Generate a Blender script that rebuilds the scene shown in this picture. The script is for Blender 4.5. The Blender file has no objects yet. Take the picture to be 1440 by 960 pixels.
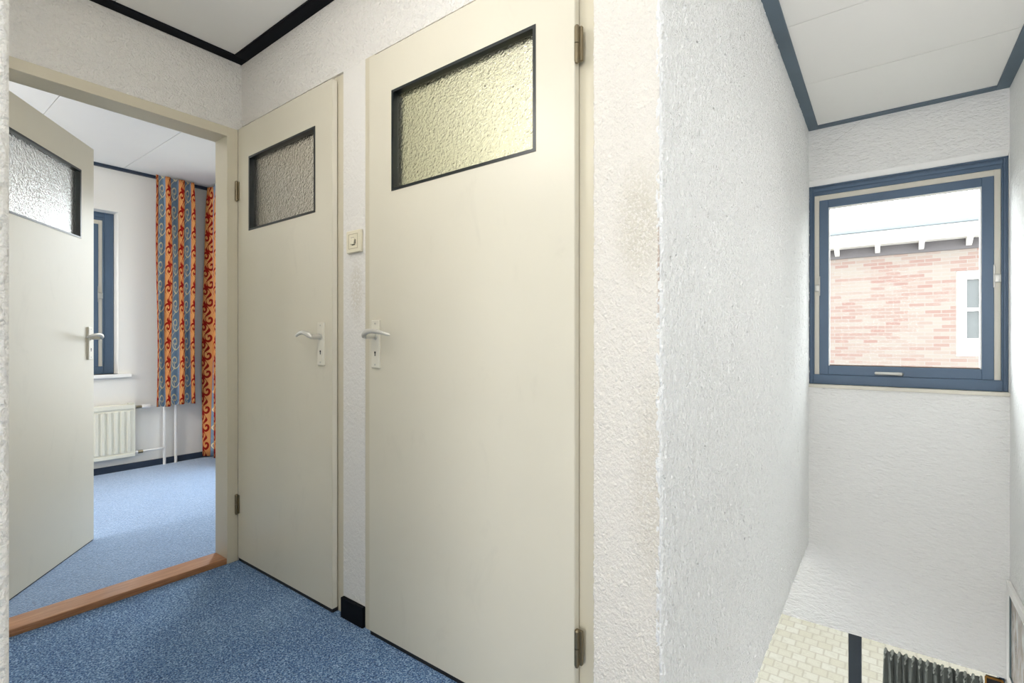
import bpy, bmesh, math, random
from mathutils import Matrix, Vector
random.seed(7)
S = bpy.context.scene
COL = S.collection
PI = math.pi

# ------------------------------------------------------------------ helpers
WORLD = {}          # object name -> world matrix (no depsgraph needed)

def rot_z(a): return Matrix.Rotation(a, 4, 'Z')
def tr(x, y, z): return Matrix.Translation((x, y, z))

class MB:
    """collects shapes, links them as one mesh object"""
    def __init__(s, M=None):
        s.bm = bmesh.new(); s.M = M or Matrix.Identity(4); s.uv = None
    def box(s, x0, x1, y0, y1, z0, z1, bev=0.0, seg=2):
        tmp = bmesh.new()
        v = [tmp.verts.new(p) for p in ((x0,y0,z0),(x1,y0,z0),(x1,y1,z0),(x0,y1,z0),(x0,y0,z1),(x1,y0,z1),(x1,y1,z1),(x0,y1,z1))]
        for f in ((0,3,2,1),(4,5,6,7),(0,1,5,4),(1,2,6,5),(2,3,7,6),(3,0,4,7)):
            tmp.faces.new([v[i] for i in f])
        if bev > 0:
            bmesh.ops.bevel(tmp, geom=list(tmp.edges), offset=bev, segments=seg, profile=0.5, affect='EDGES')
        s._merge(tmp); return s
    def _merge(s, tmp):
        me = bpy.data.meshes.new('tmp'); tmp.to_mesh(me); tmp.free()
        s.bm.from_mesh(me); bpy.data.meshes.remove(me)
    def prism(s, pts, z0, z1):
        n = len(pts)
        a = [s.bm.verts.new((p[0], p[1], z0)) for p in pts]
        b = [s.bm.verts.new((p[0], p[1], z1)) for p in pts]
        s.bm.faces.new(a[::-1]); s.bm.faces.new(b)
        for i in range(n):
            s.bm.faces.new((a[i], a[(i+1)%n], b[(i+1)%n], b[i]))
        return s
    def prism_axis(s, pts, x0, x1):
        """profile in (y, z) swept along x"""
        n = len(pts)
        a = [s.bm.verts.new((x0, p[0], p[1])) for p in pts]
        b = [s.bm.verts.new((x1, p[0], p[1])) for p in pts]
        s.bm.faces.new(a); s.bm.faces.new(b[::-1])
        for i in range(n):
            s.bm.faces.new((a[i], b[i], b[(i+1)%n], a[(i+1)%n]))
        return s
    def sweep(s, path, radii, seg=14, flat=1.0, up=Vector((0,0,1))):
        """tube along path; radii per point (w along side, h along up)"""
        rings = []
        n = len(path); P = [Vector(p) for p in path]
        for i, p in enumerate(P):
            t = (P[min(i+1, n-1)] - P[max(i-1, 0)]).normalized()
            u = up - t*up.dot(t)
            if u.length < 1e-4: u = Vector((0,1,0)) - t*t.y
            u.normalize(); w = t.cross(u)
            r = radii[i]
            rw, rh = r if isinstance(r, tuple) else (r, r)
            rings.append([s.bm.verts.new(p + w*rw*math.cos(k*2*PI/seg) + u*rh*math.sin(k*2*PI/seg)) for k in range(seg)])
        for i in range(n-1):
            for k in range(seg):
                s.bm.faces.new((rings[i][k], rings[i][(k+1)%seg], rings[i+1][(k+1)%seg], rings[i+1][k]))
        s.bm.faces.new(rings[0][::-1]); s.bm.faces.new(rings[-1])
        return s
    def cyl(s, p0, p1, r, seg=20, r1=None):
        return s.sweep([p0, p1], [r, r if r1 is None else r1], seg)
    def build(s, name, mat, parent=None, smooth=False, angle=40):
        me = bpy.data.meshes.new(name)
        bmesh.ops.transform(s.bm, matrix=s.M, verts=s.bm.verts)
        if parent is not None:
            bmesh.ops.transform(s.bm, matrix=WORLD[parent.name].inverted(), verts=s.bm.verts)
        bmesh.ops.recalc_face_normals(s.bm, faces=s.bm.faces)
        s.bm.to_mesh(me); s.bm.free()
        o = bpy.data.objects.new(name, me); COL.objects.link(o)
        me.materials.append(mat)
        if parent is not None:
            o.parent = parent; WORLD[o.name] = WORLD[parent.name].copy()
        else:
            WORLD[o.name] = Matrix.Identity(4)
        if smooth:
            for p in me.polygons: p.use_smooth = True
            try: me.set_sharp_from_angle(angle=math.radians(angle))
            except Exception: pass
        return o

def empty(name, loc):
    o = bpy.data.objects.new(name, None); COL.objects.link(o)
    o.location = loc; o.empty_display_size = 0.05
    WORLD[o.name] = Matrix.Translation(loc)
    return o

def tag(o, label, cat, group=None, kind=None):
    o['label'] = label; o['category'] = cat
    if group: o['group'] = group
    if kind: o['kind'] = kind
    return o
def struct(o, label, cat): return tag(o, label, cat, kind='structure')

# ------------------------------------------------------------------ materials
def lin(r, g, b):
    f = lambda c: (c/255/12.92) if c/255 <= .04045 else ((c/255+.055)/1.055)**2.4
    return (f(r), f(g), f(b), 1)

class NT:
    def __init__(s, name):
        s.m = bpy.data.materials.new(name); s.m.use_nodes = True
        s.t = s.m.node_tree; s.n = s.t.nodes; s.l = s.t.links
        s.b = s.n['Principled BSDF']; s.out = s.n['Material Output']
        s._oc = None
    def obj(s):
        if s._oc is None: s._oc = s.n.new('ShaderNodeTexCoord')
        return s._oc.outputs['Object']
    def uv(s):
        if s._oc is None: s._oc = s.n.new('ShaderNodeTexCoord')
        return s._oc.outputs['UV']
    def set(s, i, v):
        if hasattr(v, 'is_linked') or isinstance(v, bpy.types.NodeSocket): s.l.new(v, i)
        else: i.default_value = v
    def math(s, op, a, b=None, c=None, clamp=False):
        n = s.n.new('ShaderNodeMath'); n.operation = op; n.use_clamp = clamp
        s.set(n.inputs[0], a)
        if b is not None: s.set(n.inputs[1], b)
        if c is not None: s.set(n.inputs[2], c)
        return n.outputs[0]
    def mapping(s, vec, scale=(1,1,1), loc=(0,0,0), rot=(0,0,0)):
        n = s.n.new('ShaderNodeMapping'); s.l.new(vec, n.inputs['Vector'])
        n.inputs['Scale'].default_value = scale; n.inputs['Location'].default_value = loc; n.inputs['Rotation'].default_value = rot
        return n.outputs[0]
    def noise(s, vec, scale, detail=3, rough=.5, dist=0):
        n = s.n.new('ShaderNodeTexNoise'); s.l.new(vec, n.inputs['Vector'])
        n.inputs['Scale'].default_value = scale; n.inputs['Detail'].default_value = detail
        n.inputs['Roughness'].default_value = rough; n.inputs['Distortion'].default_value = dist
        return n.outputs['Fac']
    def voronoi(s, vec, scale, feat='F1'):
        n = s.n.new('ShaderNodeTexVoronoi'); n.feature = feat; s.l.new(vec, n.inputs['Vector'])
        n.inputs['Scale'].default_value = scale
        return n.outputs['Distance']
    def ramp(s, fac, stops, interp='LINEAR'):
        n = s.n.new('ShaderNodeValToRGB'); s.l.new(fac, n.inputs['Fac']); r = n.color_ramp; r.interpolation = interp
        while len(r.elements) < len(stops): r.elements.new(.5)
        for e, (p, c) in zip(r.elements, stops): e.position = p; e.color = c
        return n.outputs['Color']
    def mix(s, fac, a, b, typ='MIX'):
        n = s.n.new('ShaderNodeMix'); n.data_type = 'RGBA'; n.blend_type = typ
        s.set(n.inputs['Factor'], fac); s.set(n.inputs[6], a); s.set(n.inputs[7], b)
        return n.outputs[2]
    def xyz(s, vec):
        n = s.n.new('ShaderNodeSeparateXYZ'); s.l.new(vec, n.inputs[0]); return n.outputs
    def comb(s, x, y, z):
        n = s.n.new('ShaderNodeCombineXYZ')
        for i, v in zip(n.inputs, (x, y, z)): s.set(i, v)
        return n.outputs[0]
    def bump(s, h, strength, dist, prev=None):
        n = s.n.new('ShaderNodeBump'); s.l.new(h, n.inputs['Height'])
        n.inputs['Strength'].default_value = strength; n.inputs['Distance'].default_value = dist
        if prev is not None: s.l.new(prev, n.inputs['Normal'])
        return n.outputs[0]
    def fin(s, color=None, rough=None, normal=None, metal=None, spec=None):
        if color is not None: s.set(s.b.inputs['Base Color'], color)
        if rough is not None: s.set(s.b.inputs['Roughness'], rough)
        if normal is not None: s.l.new(normal, s.b.inputs['Normal'])
        if metal is not None: s.b.inputs['Metallic'].default_value = metal
        if spec is not None: s.b.inputs['Specular IOR Level'].default_value = spec
        return s.m

def ellipse_mask(t, P, cx, cz, rx, rz, soft=.5, ax='X'):
    """1 inside an ellipse on a vertical plane, falling to 0 at its edge"""
    a = P['X'] if ax == 'X' else P['Y']
    dx = t.math('DIVIDE', t.math('SUBTRACT', a, cx), rx)
    dz = t.math('DIVIDE', t.math('SUBTRACT', P['Z'], cz), rz)
    d = t.math('SQRT', t.math('ADD', t.math('MULTIPLY', dx, dx), t.math('MULTIPLY', dz, dz)))
    return t.math('DIVIDE', t.math('SUBTRACT', 1.0, d), soft, clamp=True)

def plaster(name, col, grain=90, stretch=(1,1,1), strength=.6, dist=.004, stains=(), col2=None, crack=False, relief=0):
    t = NT(name); o = t.obj()
    v = t.mapping(o, scale=stretch)
    n1 = t.noise(v, grain, 3, .55, .4)
    n2 = t.noise(v, grain*.42, 2, .5, .6)
    h = t.math('ADD', t.math('MULTIPLY', n1, .6), t.math('MULTIPLY', n2, .7))
    big = t.noise(o, 1.7, 3, .5)
    c = t.mix(t.math('MULTIPLY', big, .5), col, col2 or tuple(x*.93 for x in col[:3])+(1,))
    P = t.xyz(o)
    for (cx, cz, rx, rz, ax, scol, amt) in stains:
        m = ellipse_mask(t, P, cx, cz, rx, rz, .6, ax)
        sp = t.math('MULTIPLY', m, t.math('MULTIPLY', t.math('GREATER_THAN', n1, .45), amt))
        c = t.mix(sp, c, scol)
    if crack:      # hairline crack running down from the lath above the window
        wob = t.math('MULTIPLY', t.math('SUBTRACT', t.noise(o, 14, 4, .6), .5), .05)
        ln = t.math('ADD', t.math('SUBTRACT', t.math('MULTIPLY', t.math('ADD', P['X'], .0975), .545), t.math('MULTIPLY', t.math('SUBTRACT', P['Z'], 2.397), .838)), wob)
        k = t.math('MULTIPLY', t.math('LESS_THAN', t.math('ABSOLUTE', ln), .0009), t.math('MULTIPLY', t.math('GREATER_THAN', P['X'], -.30), t.math('GREATER_THAN', P['Z'], 2.2)))
        k = t.math('MULTIPLY', k, t.math('LESS_THAN', P['X'], -.08))
        c = t.mix(t.math('MULTIPLY', k, .45), c, lin(120,112,100))
    if relief:
        d = t.n.new('ShaderNodeDisplacement'); d.inputs['Midlevel'].default_value = .65; d.inputs['Scale'].default_value = relief
        t.l.new(h, d.inputs['Height']); t.l.new(d.outputs[0], t.out.inputs['Displacement'])
        t.m.displacement_method = 'BOTH'
        return t.fin(c, .85, None, spec=.25)
    nb = t.bump(h, strength, dist)
    return t.fin(c, .85, nb, spec=.25)

def paint(name, col, rough=.4, var=.06, bump=.0, smudge=0, spec=None):
    t = NT(name); o = t.obj()
    n = t.noise(o, 3.0, 4, .6)
    c = t.mix(t.math('MULTIPLY', n, 1.0), col, tuple(x*(1-2*var) for x in col[:3])+(1,))
    if smudge:
        s1 = t.noise(t.mapping(o, scale=(1, 1, .45)), 9, 5, .65, .8)
        m = t.math('MULTIPLY', t.math('SUBTRACT', s1, .60), smudge*6, clamp=True)
        c = t.mix(m, c, tuple(x*.72 for x in col[:3])+(1,))
    nb = t.bump(t.noise(o, 160, 2), bump, .001) if bump else None
    return t.fin(c, rough, nb, spec=spec)

def metal(name, col, rough=.3, m=1.0):
    t = NT(name)
    n = t.noise(t.obj(), 40, 3)
    return t.fin(t.mix(t.math('MULTIPLY', n, .6), col, tuple(x*.75 for x in col[:3])+(1,)), rough, metal=m)

M = {}
CREAM = lin(214, 208, 190)
M['wall_hall']  = plaster('plaster_hall', lin(233,230,224), 125, (1,1,1), 1.0, .014)
M['wall_pier'] = plaster('plaster_pier', lin(225,222,216), 110, (1,1,.8), .7, .006, stains=((-1.55,1.22,.05,.14,'X',lin(196,188,170),.45),))
M['wall_strip'] = plaster('plaster_strip', lin(226,221,212), 185, (1,1,.8), .9, .012, relief=.009,
     stains=((-.45,1.30,.07,.17,'X',lin(196,190,172),.5),(-.40,1.18,.010,.20,'X',lin(150,110,84),.6),
             (-.42,.70,.06,.30,'X',lin(196,188,172),.4),(-.40,.2,.02,.4,'X',lin(190,184,172),.4)))
M['wall_stair'] = plaster('plaster_stairwell', lin(233,233,231), 150, (1,1,.42), 1.0, .032, relief=.021)
M['wall_right'] = plaster('plaster_right_wall', lin(236,236,234), 130, (1,1,.5), .8, .015)
M['wall_smooth'] = plaster('plaster_window_wall', lin(232,231,228), 75, (.6,1,1.3), .8, .018, crack=True)
M['wall_bed'] = plaster('painted_bedroom_wall', lin(228,225,219), 60, (1,1,1), .12, .002)
M['ceiling'] = paint('white_ceiling_board', lin(231,229,224), .8, .02)
M['cream'] = paint('cream_door_paint', CREAM, .38, .03, .05, .22)
M['cream_frame'] = paint('cream_frame_paint', lin(206,198,176), .4, .03, .05, .1)
M['lit_edge_cream'] = paint('lit_edge_paint', lin(226,221,206), .4, .03)  # door cream made paler, stairwell light put into the colour
M['black'] = paint('black_bead_paint', lin(20,28,30), .35, .1)
M['navy'] = paint('navy_lath_paint', lin(11,14,20), .7, .1, spec=.12)  # on the hall laths: the navy with shade put into the colour
M['navyblue'] = paint('dark_blue_lath_paint', lin(38,52,70), .5, .1)
M['lit_lath'] = paint('lit_lath_paint', lin(100,117,130), .6, .24)  # same navy lath paint, strong stairwell light put into the colour
M['blue'] = paint('blue_window_paint', lin(78,100,124), .42, .12)
M['sashcream'] = paint('cream_stop_paint', lin(214,208,194), .5, .06)
M['white'] = paint('white_gloss_paint', lin(236,234,230), .45, .02)
M['handle'] = metal('satin_aluminium', lin(212,210,202), .36, .5)
M['plate'] = paint('cream_anodised_plate', lin(222,217,202), .35, .03)
M['hinge'] = metal('aged_brass_hinge', lin(140,128,104), .4, .85)
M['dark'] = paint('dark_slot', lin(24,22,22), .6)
M['steel'] = metal('worn_steel', lin(190,188,182), .4, .7)
M['radiator'] = paint('radiator_enamel', lin(226,223,208), .35, .02)
M['switch'] = paint('ivory_plastic', lin(226,218,194), .35, .02)

def carpet(name, dark, mid, light, grain, bumpd, sheen):
    t = NT(name); o = t.obj()
    n = t.noise(o, grain, 2, .6, .3)
    v = t.voronoi(o, grain*1.1)
    f = t.math('ADD', t.math('MULTIPLY', n, .75), t.math('MULTIPLY', v, .35))
    big = t.noise(o, 2.2, 3, .6, .5)
    f = t.math('ADD', f, t.math('MULTIPLY', t.math('SUBTRACT', big, .5), .16))
    c = t.ramp(f, [(.36, dark), (.52, mid), (.74, light)])
    t.b.inputs['Sheen Weight'].default_value = sheen; t.b.inputs['Sheen Roughness'].default_value = .45; t.b.inputs['Sheen Tint'].default_value = (.9,.95,1,1)
    return t.fin(c, .95, t.bump(f, .9, bumpd), spec=.1)
M['carpet'] = carpet('blue_loop_carpet', lin(20,50,96), lin(64,110,164), lin(172,202,230), 185, .010, .25)
M['carpet_bed'] = carpet('blue_bedroom_carpet', lin(60,92,138), lin(94,130,176), lin(142,170,204), 150, .004, .8)

def wood(name):
    t = NT(name); o = t.obj()
    g = t.noise(t.mapping(o, scale=(14, 1.2, 14)), 6, 5, .6, 1.2)
    f = t.noise(t.mapping(o, scale=(120, 3, 120)), 3, 3, .5)
    c = t.ramp(t.math('ADD', t.math('MULTIPLY', g, .7), t.math('MULTIPLY', f, .3)), [(.3, lin(138,88,56)), (.55, lin(172,122,84)), (.75, lin(198,152,114))])
    return t.fin(c, .38, t.bump(f, .2, .001))
M['groundfloor'] = paint('pale_grey_floor', lin(196,196,192), .5, .05)
M['wood'] = wood('varnished_hardwood')

def obscure_glass(name, tint, rough, sc):
    t = NT(name); o = t.obj()
    n1 = t.noise(t.mapping(o, scale=(1,1,1.25)), sc, 2, .5, 1.0)
    v = t.voronoi(t.mapping(o, scale=(1,1,1.3)), sc*.8, 'SMOOTH_F1')
    h = t.math('ADD', n1, t.math('MULTIPLY', v, .7))
    t.b.inputs['Transmission Weight'].default_value = 1.0
    t.b.inputs['IOR'].default_value = 1.48
    return t.fin(tint, rough, t.bump(h, .45, .005))
M['obscure_clear'] = obscure_glass('hammered_glass', lin(238,240,238), .12, 115)
M['obscure_door1'] = obscure_glass('pale_hammered_glass', lin(220,222,220), .12, 100)
M['obscure_grey'] = obscure_glass('grey_hammered_glass', lin(232,232,228), .10, 100)

def clear_glass(name):
    m = bpy.data.materials.new(name); m.use_nodes = True; t = m.node_tree; n = t.nodes; n.clear()
    o = n.new('ShaderNodeOutputMaterial'); tr_ = n.new('ShaderNodeBsdfTransparent'); g = n.new('ShaderNodeBsdfGlossy')
    tr_.inputs[0].default_value = (.96,.98,.98,1); g.inputs['Roughness'].default_value = .02
    mx = n.new('ShaderNodeMixShader'); lw = n.new('ShaderNodeFresnel'); lw.inputs['IOR'].default_value = 1.05
    t.links.new(lw.outputs[0], mx.inputs[0]); t.links.new(tr_.outputs[0], mx.inputs[1]); t.links.new(g.outputs[0], mx.inputs[2])
    t.links.new(mx.outputs[0], o.inputs[0]); return m
M['glass'] = clear_glass('window_glass')

def brick(name):
    t = NT(name); o = t.obj(); P = t.xyz(o)
    vec = t.comb(P['X'], P['Z'], 0.0)
    n = t.n.new('ShaderNodeTexBrick'); t.l.new(vec, n.inputs['Vector'])
    n.inputs['Scale'].default_value = 1; n.inputs['Brick Width'].default_value = .215; n.inputs['Row Height'].default_value = .0625
    n.inputs['Mortar Size'].default_value = .006; n.inputs['Mortar Smooth'].default_value = .3; n.inputs['Bias'].default_value = -.1
    n.inputs['Color1'].default_value = lin(122,114,106); n.inputs['Color2'].default_value = lin(114,84,76); n.inputs['Mortar'].default_value = lin(122,119,114)
    w = t.noise(o, 5, 4, .6)
    c = t.mix(t.math('MULTIPLY', w, .35), n.outputs['Color'], lin(124,112,106))
    return t.fin(c, .9, t.bump(n.outputs['Fac'], -.4, .008))
M['brick'] = brick('pale_red_brick')

def paver(name):
    t = NT(name); o = t.obj(); P = t.xyz(o)
    n = t.n.new('ShaderNodeTexBrick'); t.l.new(t.comb(P['X'], P['Y'], 0.0), n.inputs['Vector'])
    n.inputs['Scale'].default_value = 1; n.inputs['Brick Width'].default_value = .15; n.inputs['Row Height'].default_value = .15
    n.inputs['Mortar Size'].default_value = .016; n.inputs['Mortar Smooth'].default_value = 1.0
    n.inputs['Color1'].default_value = lin(100,97,88); n.inputs['Color2'].default_value = lin(94,90,78); n.inputs['Mortar'].default_value = lin(84,80,70)
    d = t.noise(o, 14, 4, .65)
    c = t.mix(t.math('MULTIPLY', t.math('SUBTRACT', d, .52), 3, clamp=True), n.outputs['Color'], lin(82,79,68))
    return t.fin(c, .9, t.bump(n.outputs['Fac'], -1, .03))
M['paver'] = paver('cream_paving')

def curtain_mat(name):
    """striped cloth: u counts stripes, v counts pattern repeats"""
    t = NT(name); U = t.xyz(t.uv())
    u, v = U['X'], U['Y']
    wv = t.math('MULTIPLY', t.math('FRACT', t.math('ADD', t.math('MULTIPLY', u, .5), 100.0)), 2.0)
    idx = t.math('GREATER_THAN', wv, .86)
    fu = t.math('ADD', t.math('MULTIPLY', t.math('DIVIDE', wv, .86), t.math('SUBTRACT', 1.0, idx)),
                t.math('MULTIPLY', t.math('DIVIDE', t.math('SUBTRACT', wv, .86), 1.14), idx))
    # --- orange stripe with dark red scrolls
    def spiral(cu, cv, k, rmax, w, flip=1.0, asp=1.0):
        dv = t.math('SUBTRACT', t.math('FRACT', t.math('ADD', v, 100.5-cv)), .5)
        du = t.math('MULTIPLY', t.math('SUBTRACT', fu, cu), asp)
        r = t.math('SQRT', t.math('ADD', t.math('MULTIPLY', du, du), t.math('MULTIPLY', dv, dv)))
        th = t.math('DIVIDE', t.math('ARCTAN2', t.math('MULTIPLY', dv, flip), du), 2*PI)
        q = t.math('FRACT', t.math('ADD', t.math('SUBTRACT', t.math('DIVIDE', r, k), th), 10.0))
        band = t.math('LESS_THAN', t.math('ABSOLUTE', t.math('SUBTRACT', q, .5)), w)
        return t.math('MULTIPLY', band, t.math('LESS_THAN', r, rmax))
    sv = t.math('MULTIPLY', t.math('SINE', t.math('MULTIPLY', v, 2*PI)), .20)
    vine = t.math('LESS_THAN', t.math('ABSOLUTE', t.math('SUBTRACT', t.math('SUBTRACT', fu, .5), sv)),
                  t.math('ADD', .066, t.math('MULTIPLY', t.math('SINE', t.math('MULTIPLY', v, 4*PI)), .05)))
    red = t.math('MAXIMUM', vine, t.math('MAXIMUM', spiral(.30, .30, .30, .29, .22), spiral(.70, .80, .30, .29, .22, -1.0)))
    thin = t.math('MULTIPLY', t.math('LESS_THAN', t.math('ABSOLUTE', t.math('SUBTRACT', t.math('SUBTRACT', fu, .5), t.math('MULTIPLY', sv, -1.5))), .018), 1.0)
    oc = t.mix(t.noise(t.uv(), 3, 3), lin(220,158,100), lin(204,132,72))
    oc = t.mix(thin, oc, lin(96,76,40))
    oc = t.mix(red, oc, lin(140,28,20))
    edge = t.math('GREATER_THAN', t.math('ABSOLUTE', t.math('SUBTRACT', fu, .5)), .46)
    oc = t.mix(edge, oc, lin(206,120,60))
    # --- blue stripe with cream curls
    cr = t.math('MAXIMUM', spiral(.56, .5, .30, .42, .13, 1.0, .9), 
         t.math('LESS_THAN', t.math('ABSOLUTE', t.math('SUBTRACT', fu, t.math('ADD', .30, t.math('MULTIPLY', t.math('SINE', t.math('MULTIPLY', v, 2*PI)), .24)))), .035))
    bc = t.mix(t.noise(t.uv(), 5, 4, .7), lin(92,124,156), lin(150,166,180))
    bc = t.mix(cr, bc, lin(232,218,176))
    c = t.mix(idx, oc, bc)
    return t.fin(c, .9, t.bump(t.noise(t.uv(), 60, 2), .15, .001), spec=.1)
M['curtain'] = curtain_mat('striped_scroll_cloth')
def cloth(name, a, b):
    t = NT(name); n = t.noise(t.mapping(t.obj(), scale=(60,60,4)), 2, 3)
    return t.fin(t.mix(n, a, b), .9, t.bump(t.noise(t.obj(), 300, 2), .3, .001), spec=.1)
M['darkcloth'] = cloth('charcoal_curtain_cloth', lin(92,97,94), lin(134,138,132))

M['heading'] = cloth('heading_tape_cloth', lin(136,140,134), lin(176,180,172))
def picture_mat(name):
    t = NT(name); o = t.obj()
    n = t.noise(t.mapping(o, scale=(1, 6, 1.6)), 4, 5, .65, .8)
    c = t.ramp(n, [(.3, lin(104,92,80)), (.48, lin(168,156,144)), (.6, lin(196,196,190)), (.75, lin(220,222,220))])
    return t.fin(c, .25)
M['picture'] = picture_mat('washed_grey_brown_picture')
M['gold'] = metal('gold_beading', lin(190,140,70), .35, .7)
M['frieze'] = paint('grey_roughcast', lin(92,88,89), .9, .15)
M['gutter'] = paint('zinc_gutter', lin(112,120,124), .6, .1)
M['roofing'] = paint('pale_roofing', lin(210,210,208), .9, .05)
M['housepane'] = paint('neighbour_dark_pane', lin(88,92,92), .2, .25)
M['tile'] = paint('pale_yellow_wall', lin(236,234,214), .6, .03)
M['closet'] = paint('grey_cupboard_wall', lin(200,197,190), .7, .03)

# ------------------------------------------------------------------ layout constants (metres)
XA = -2.44      # hall side of the doorway wall
YB = 1.10       # door faces
YF = 1.127      # steel frame faces
YW = 1.118      # plaster face between the doors
YS = 1.085      # plaster face right of the big door
XC = -.398      # stairwell face of the long rough wall
YN = 3.737      # room face of the stairwell window wall
XR = .534       # right wall face
XE = -.85       # end of the near wall
YE = .1185
XF = -4.85      # bedroom far wall
YG = 1.98       # bedroom side wall
ZH, ZS = 2.345, 2.40
ZG = -2.62      # ground floor level

def wall_holes(mb, axis, p0, p1, a0, a1, z0, z1, holes):
    """box wall; axis 'X': runs along x, thickness p0..p1 in y. holes: (a0,a1,z0,z1)"""
    As = sorted({a0, a1, *[h[0] for h in holes], *[h[1] for h in holes]})
    As = [a for a in As if a0 <= a <= a1]
    for i in range(len(As)-1):
        m = (As[i]+As[i+1])/2
        hs = sorted([h for h in holes if h[0] < m < h[1]], key=lambda h: h[2])
        z = z0
        for h in hs:
            if h[2] > z: mb.box(*((As[i],As[i+1],p0,p1) if axis=='X' else (p0,p1,As[i],As[i+1])), z, h[2])
            z = max(z, h[3])
        if z < z1: mb.box(*((As[i],As[i+1],p0,p1) if axis=='X' else (p0,p1,As[i],As[i+1])), z, z1)
    return mb

# ------------------------------------------------------------------ setting: floors
struct(MB().box(XA-.01, XC-.1, YE-.2, 2.7, -.27, 0).build('floor', M['carpet']), 'blue speckled loop carpet of the hall in front of the doors', 'floor')
struct(MB().box(XE-.05, XR+.02, -2.3, .15, -.27, -.0005).build('floor_landing', M['carpet']), 'blue carpet of the landing beside the stairwell', 'floor')
struct(MB().box(XF-.1, XA-.115, -2.1, YG+.1, -.27, .004).build('floor_bedroom', M['carpet_bed']), 'paler blue carpet of the bedroom beyond the open doorway', 'floor')
struct(MB().box(-3.2, XR+.1, -2.3, YN+.1, ZG-.2, ZG).build('floor_ground', M['groundfloor']), 'pale grey floor of the room below the stairwell', 'floor')

# walls
struct(wall_holes(MB(), 'Y', XA-.115, XA, YE-.3, YF+.1, -.27, ZS, [(.22, YB, -.002, 2.024)]).build('wall_left', M['wall_hall']),
       'rough plastered wall above the open bedroom doorway', 'wall')
d2, d3 = (-2.435, -1.677), (-1.452, -.628)
wb = MB()
wall_holes(wb, 'X', YW, YW+.085, XA, -.60, 0, ZS, [(XA, -.60, 0, 2.046)])
struct(wb.build('wall_front', M['wall_hall']), 'rough plastered wall around and between the two closed cream doors', 'wall')
def sheet(name, path, zs, back, mat):
    """plaster skin: points of path (plan) times heights zs, outward on the left of the path, over a plain core"""
    bm = bmesh.new()
    rows = [[bm.verts.new((p[0], p[1], z)) for p in path] for z in zs]
    for a, b in zip(rows, rows[1:]):
        for i in range(len(path)-1):
            f = bm.faces.new((a[i], a[i+1], b[i+1], b[i])); f.smooth = True
    mb = MB(); mb.box(*back, zs[0], zs[-1])
    me = bpy.data.meshes.new('tmp'); mb.bm.to_mesh(me); mb.bm.free(); bm.from_mesh(me); bpy.data.meshes.remove(me)
    me = bpy.data.meshes.new(name); bm.to_mesh(me); bm.free(); me.materials.append(mat)
    o = bpy.data.objects.new(name, me); COL.objects.link(o); WORLD[o.name] = Matrix.Identity(4)
    return o
def steps(a, b, d):
    n = max(1, round(abs(b-a)/d)); return [a+(b-a)*i/n for i in range(n+1)]
xs = steps(-.566, XC-.005, .0028)
struct(sheet('wall_front_end', [(-.566, YS+.10)] + [(x, YS) for x in xs], steps(0, ZS, .0035), (-.560, XC-.02, YS+.02, YS+.12), M['wall_strip']),
       'grubby plastered strip right of the large closed door, worn at its corner', 'wall')
r = .006
pts = [(XC-.012, YS+.0008)] + [(XC-r+r*math.sin(a), YS+r-r*math.cos(a)) for a in [i*PI/12 for i in range(0, 6)]] + [(XC, y) for y in steps(YS+r, 2.0, .003)] + [(XC, y) for y in steps(2.0, YN+.02, .006)[1:]]
struct(sheet('wall_stairwell_left', pts, steps(-.27, ZS, .006), (XC-.1, XC-.02, YS+.03, YN+.02), M['wall_stair']),
       'long bright rough plaster wall running along the stairwell to the window', 'wall')
WZ0, WZ1 = .757, 2.035
struct(wall_holes(MB(), 'X', YN, YN+.22, -3.2, XR+.1, ZG-.1, ZS+.1, [(XC, XR-.002, WZ0, WZ1+.03), (-1.9, XR-.006, -1.95, -.785)]).build('wall_stairwell_end', M['wall_smooth']),
       'white plastered end wall of the stairwell, above and below the blue window', 'wall')
struct(MB().box(XR, XR+.1, -2.3, YN+.1, ZG-.1, ZS+.1).build('wall_right', M['wall_right']), 'white plastered wall at the right edge of the stairwell', 'wall')
rr = .012
np_ = [(XA-.0, YE), (XA, -2.3), (XE, -2.3), (XE, YE-rr)] + [(XE-rr+rr*math.cos(a), YE-rr+rr*math.sin(a)) for a in [i*PI/12 for i in range(1, 7)]]
struct(MB().prism(np_, -.27, ZS).build('wall_near', M['wall_hall']), 'rough plaster wall end at the left edge, closest to the viewer', 'wall')
struct(wall_holes(MB(), 'X', -2.4, -2.3, XE-.1, XR+.1, -.27, ZS+.1, [(XE+.1, XR-.1, .5, 2.2)]).build('wall_back', M['wall_hall']), 'plastered wall behind the viewer with a window opening', 'wall')
# bedroom shell
struct(wall_holes(MB(), 'Y', XF-.25, XF, -2.1, YG+.1, -.27, ZS+.1, [(.70, 1.28, .773, 2.05)]).build('wall_bedroom_far', M['wall_bed']), 'smooth pale far wall of the bedroom behind the radiator', 'wall')
struct(wall_holes(MB(), 'X', YG, YG+.2, XF, XA-.05, -.27, ZS+.1, [(-4.5, -3.5, .25, 2.1)]).build('wall_bedroom_side', M['wall_bed']), 'side wall of the bedroom behind the long curtain', 'wall')
struct(MB().box(XF-.1, XA-.115, -2.2, -2.1, -.27, ZS+.1).build('wall_bedroom_near', M['wall_bed']), 'near wall of the bedroom hidden by the open door', 'wall')
struct(MB().box(XA-.115, XA, YF+.1, YG+.1, -.27, ZS+.1).box(XA-.115, XA, -2.1, YE-.3, -.27, ZS+.1).build('wall_bedroom_hall', M['wall_bed']), 'bedroom wall either side of the doorway', 'wall')
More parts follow.
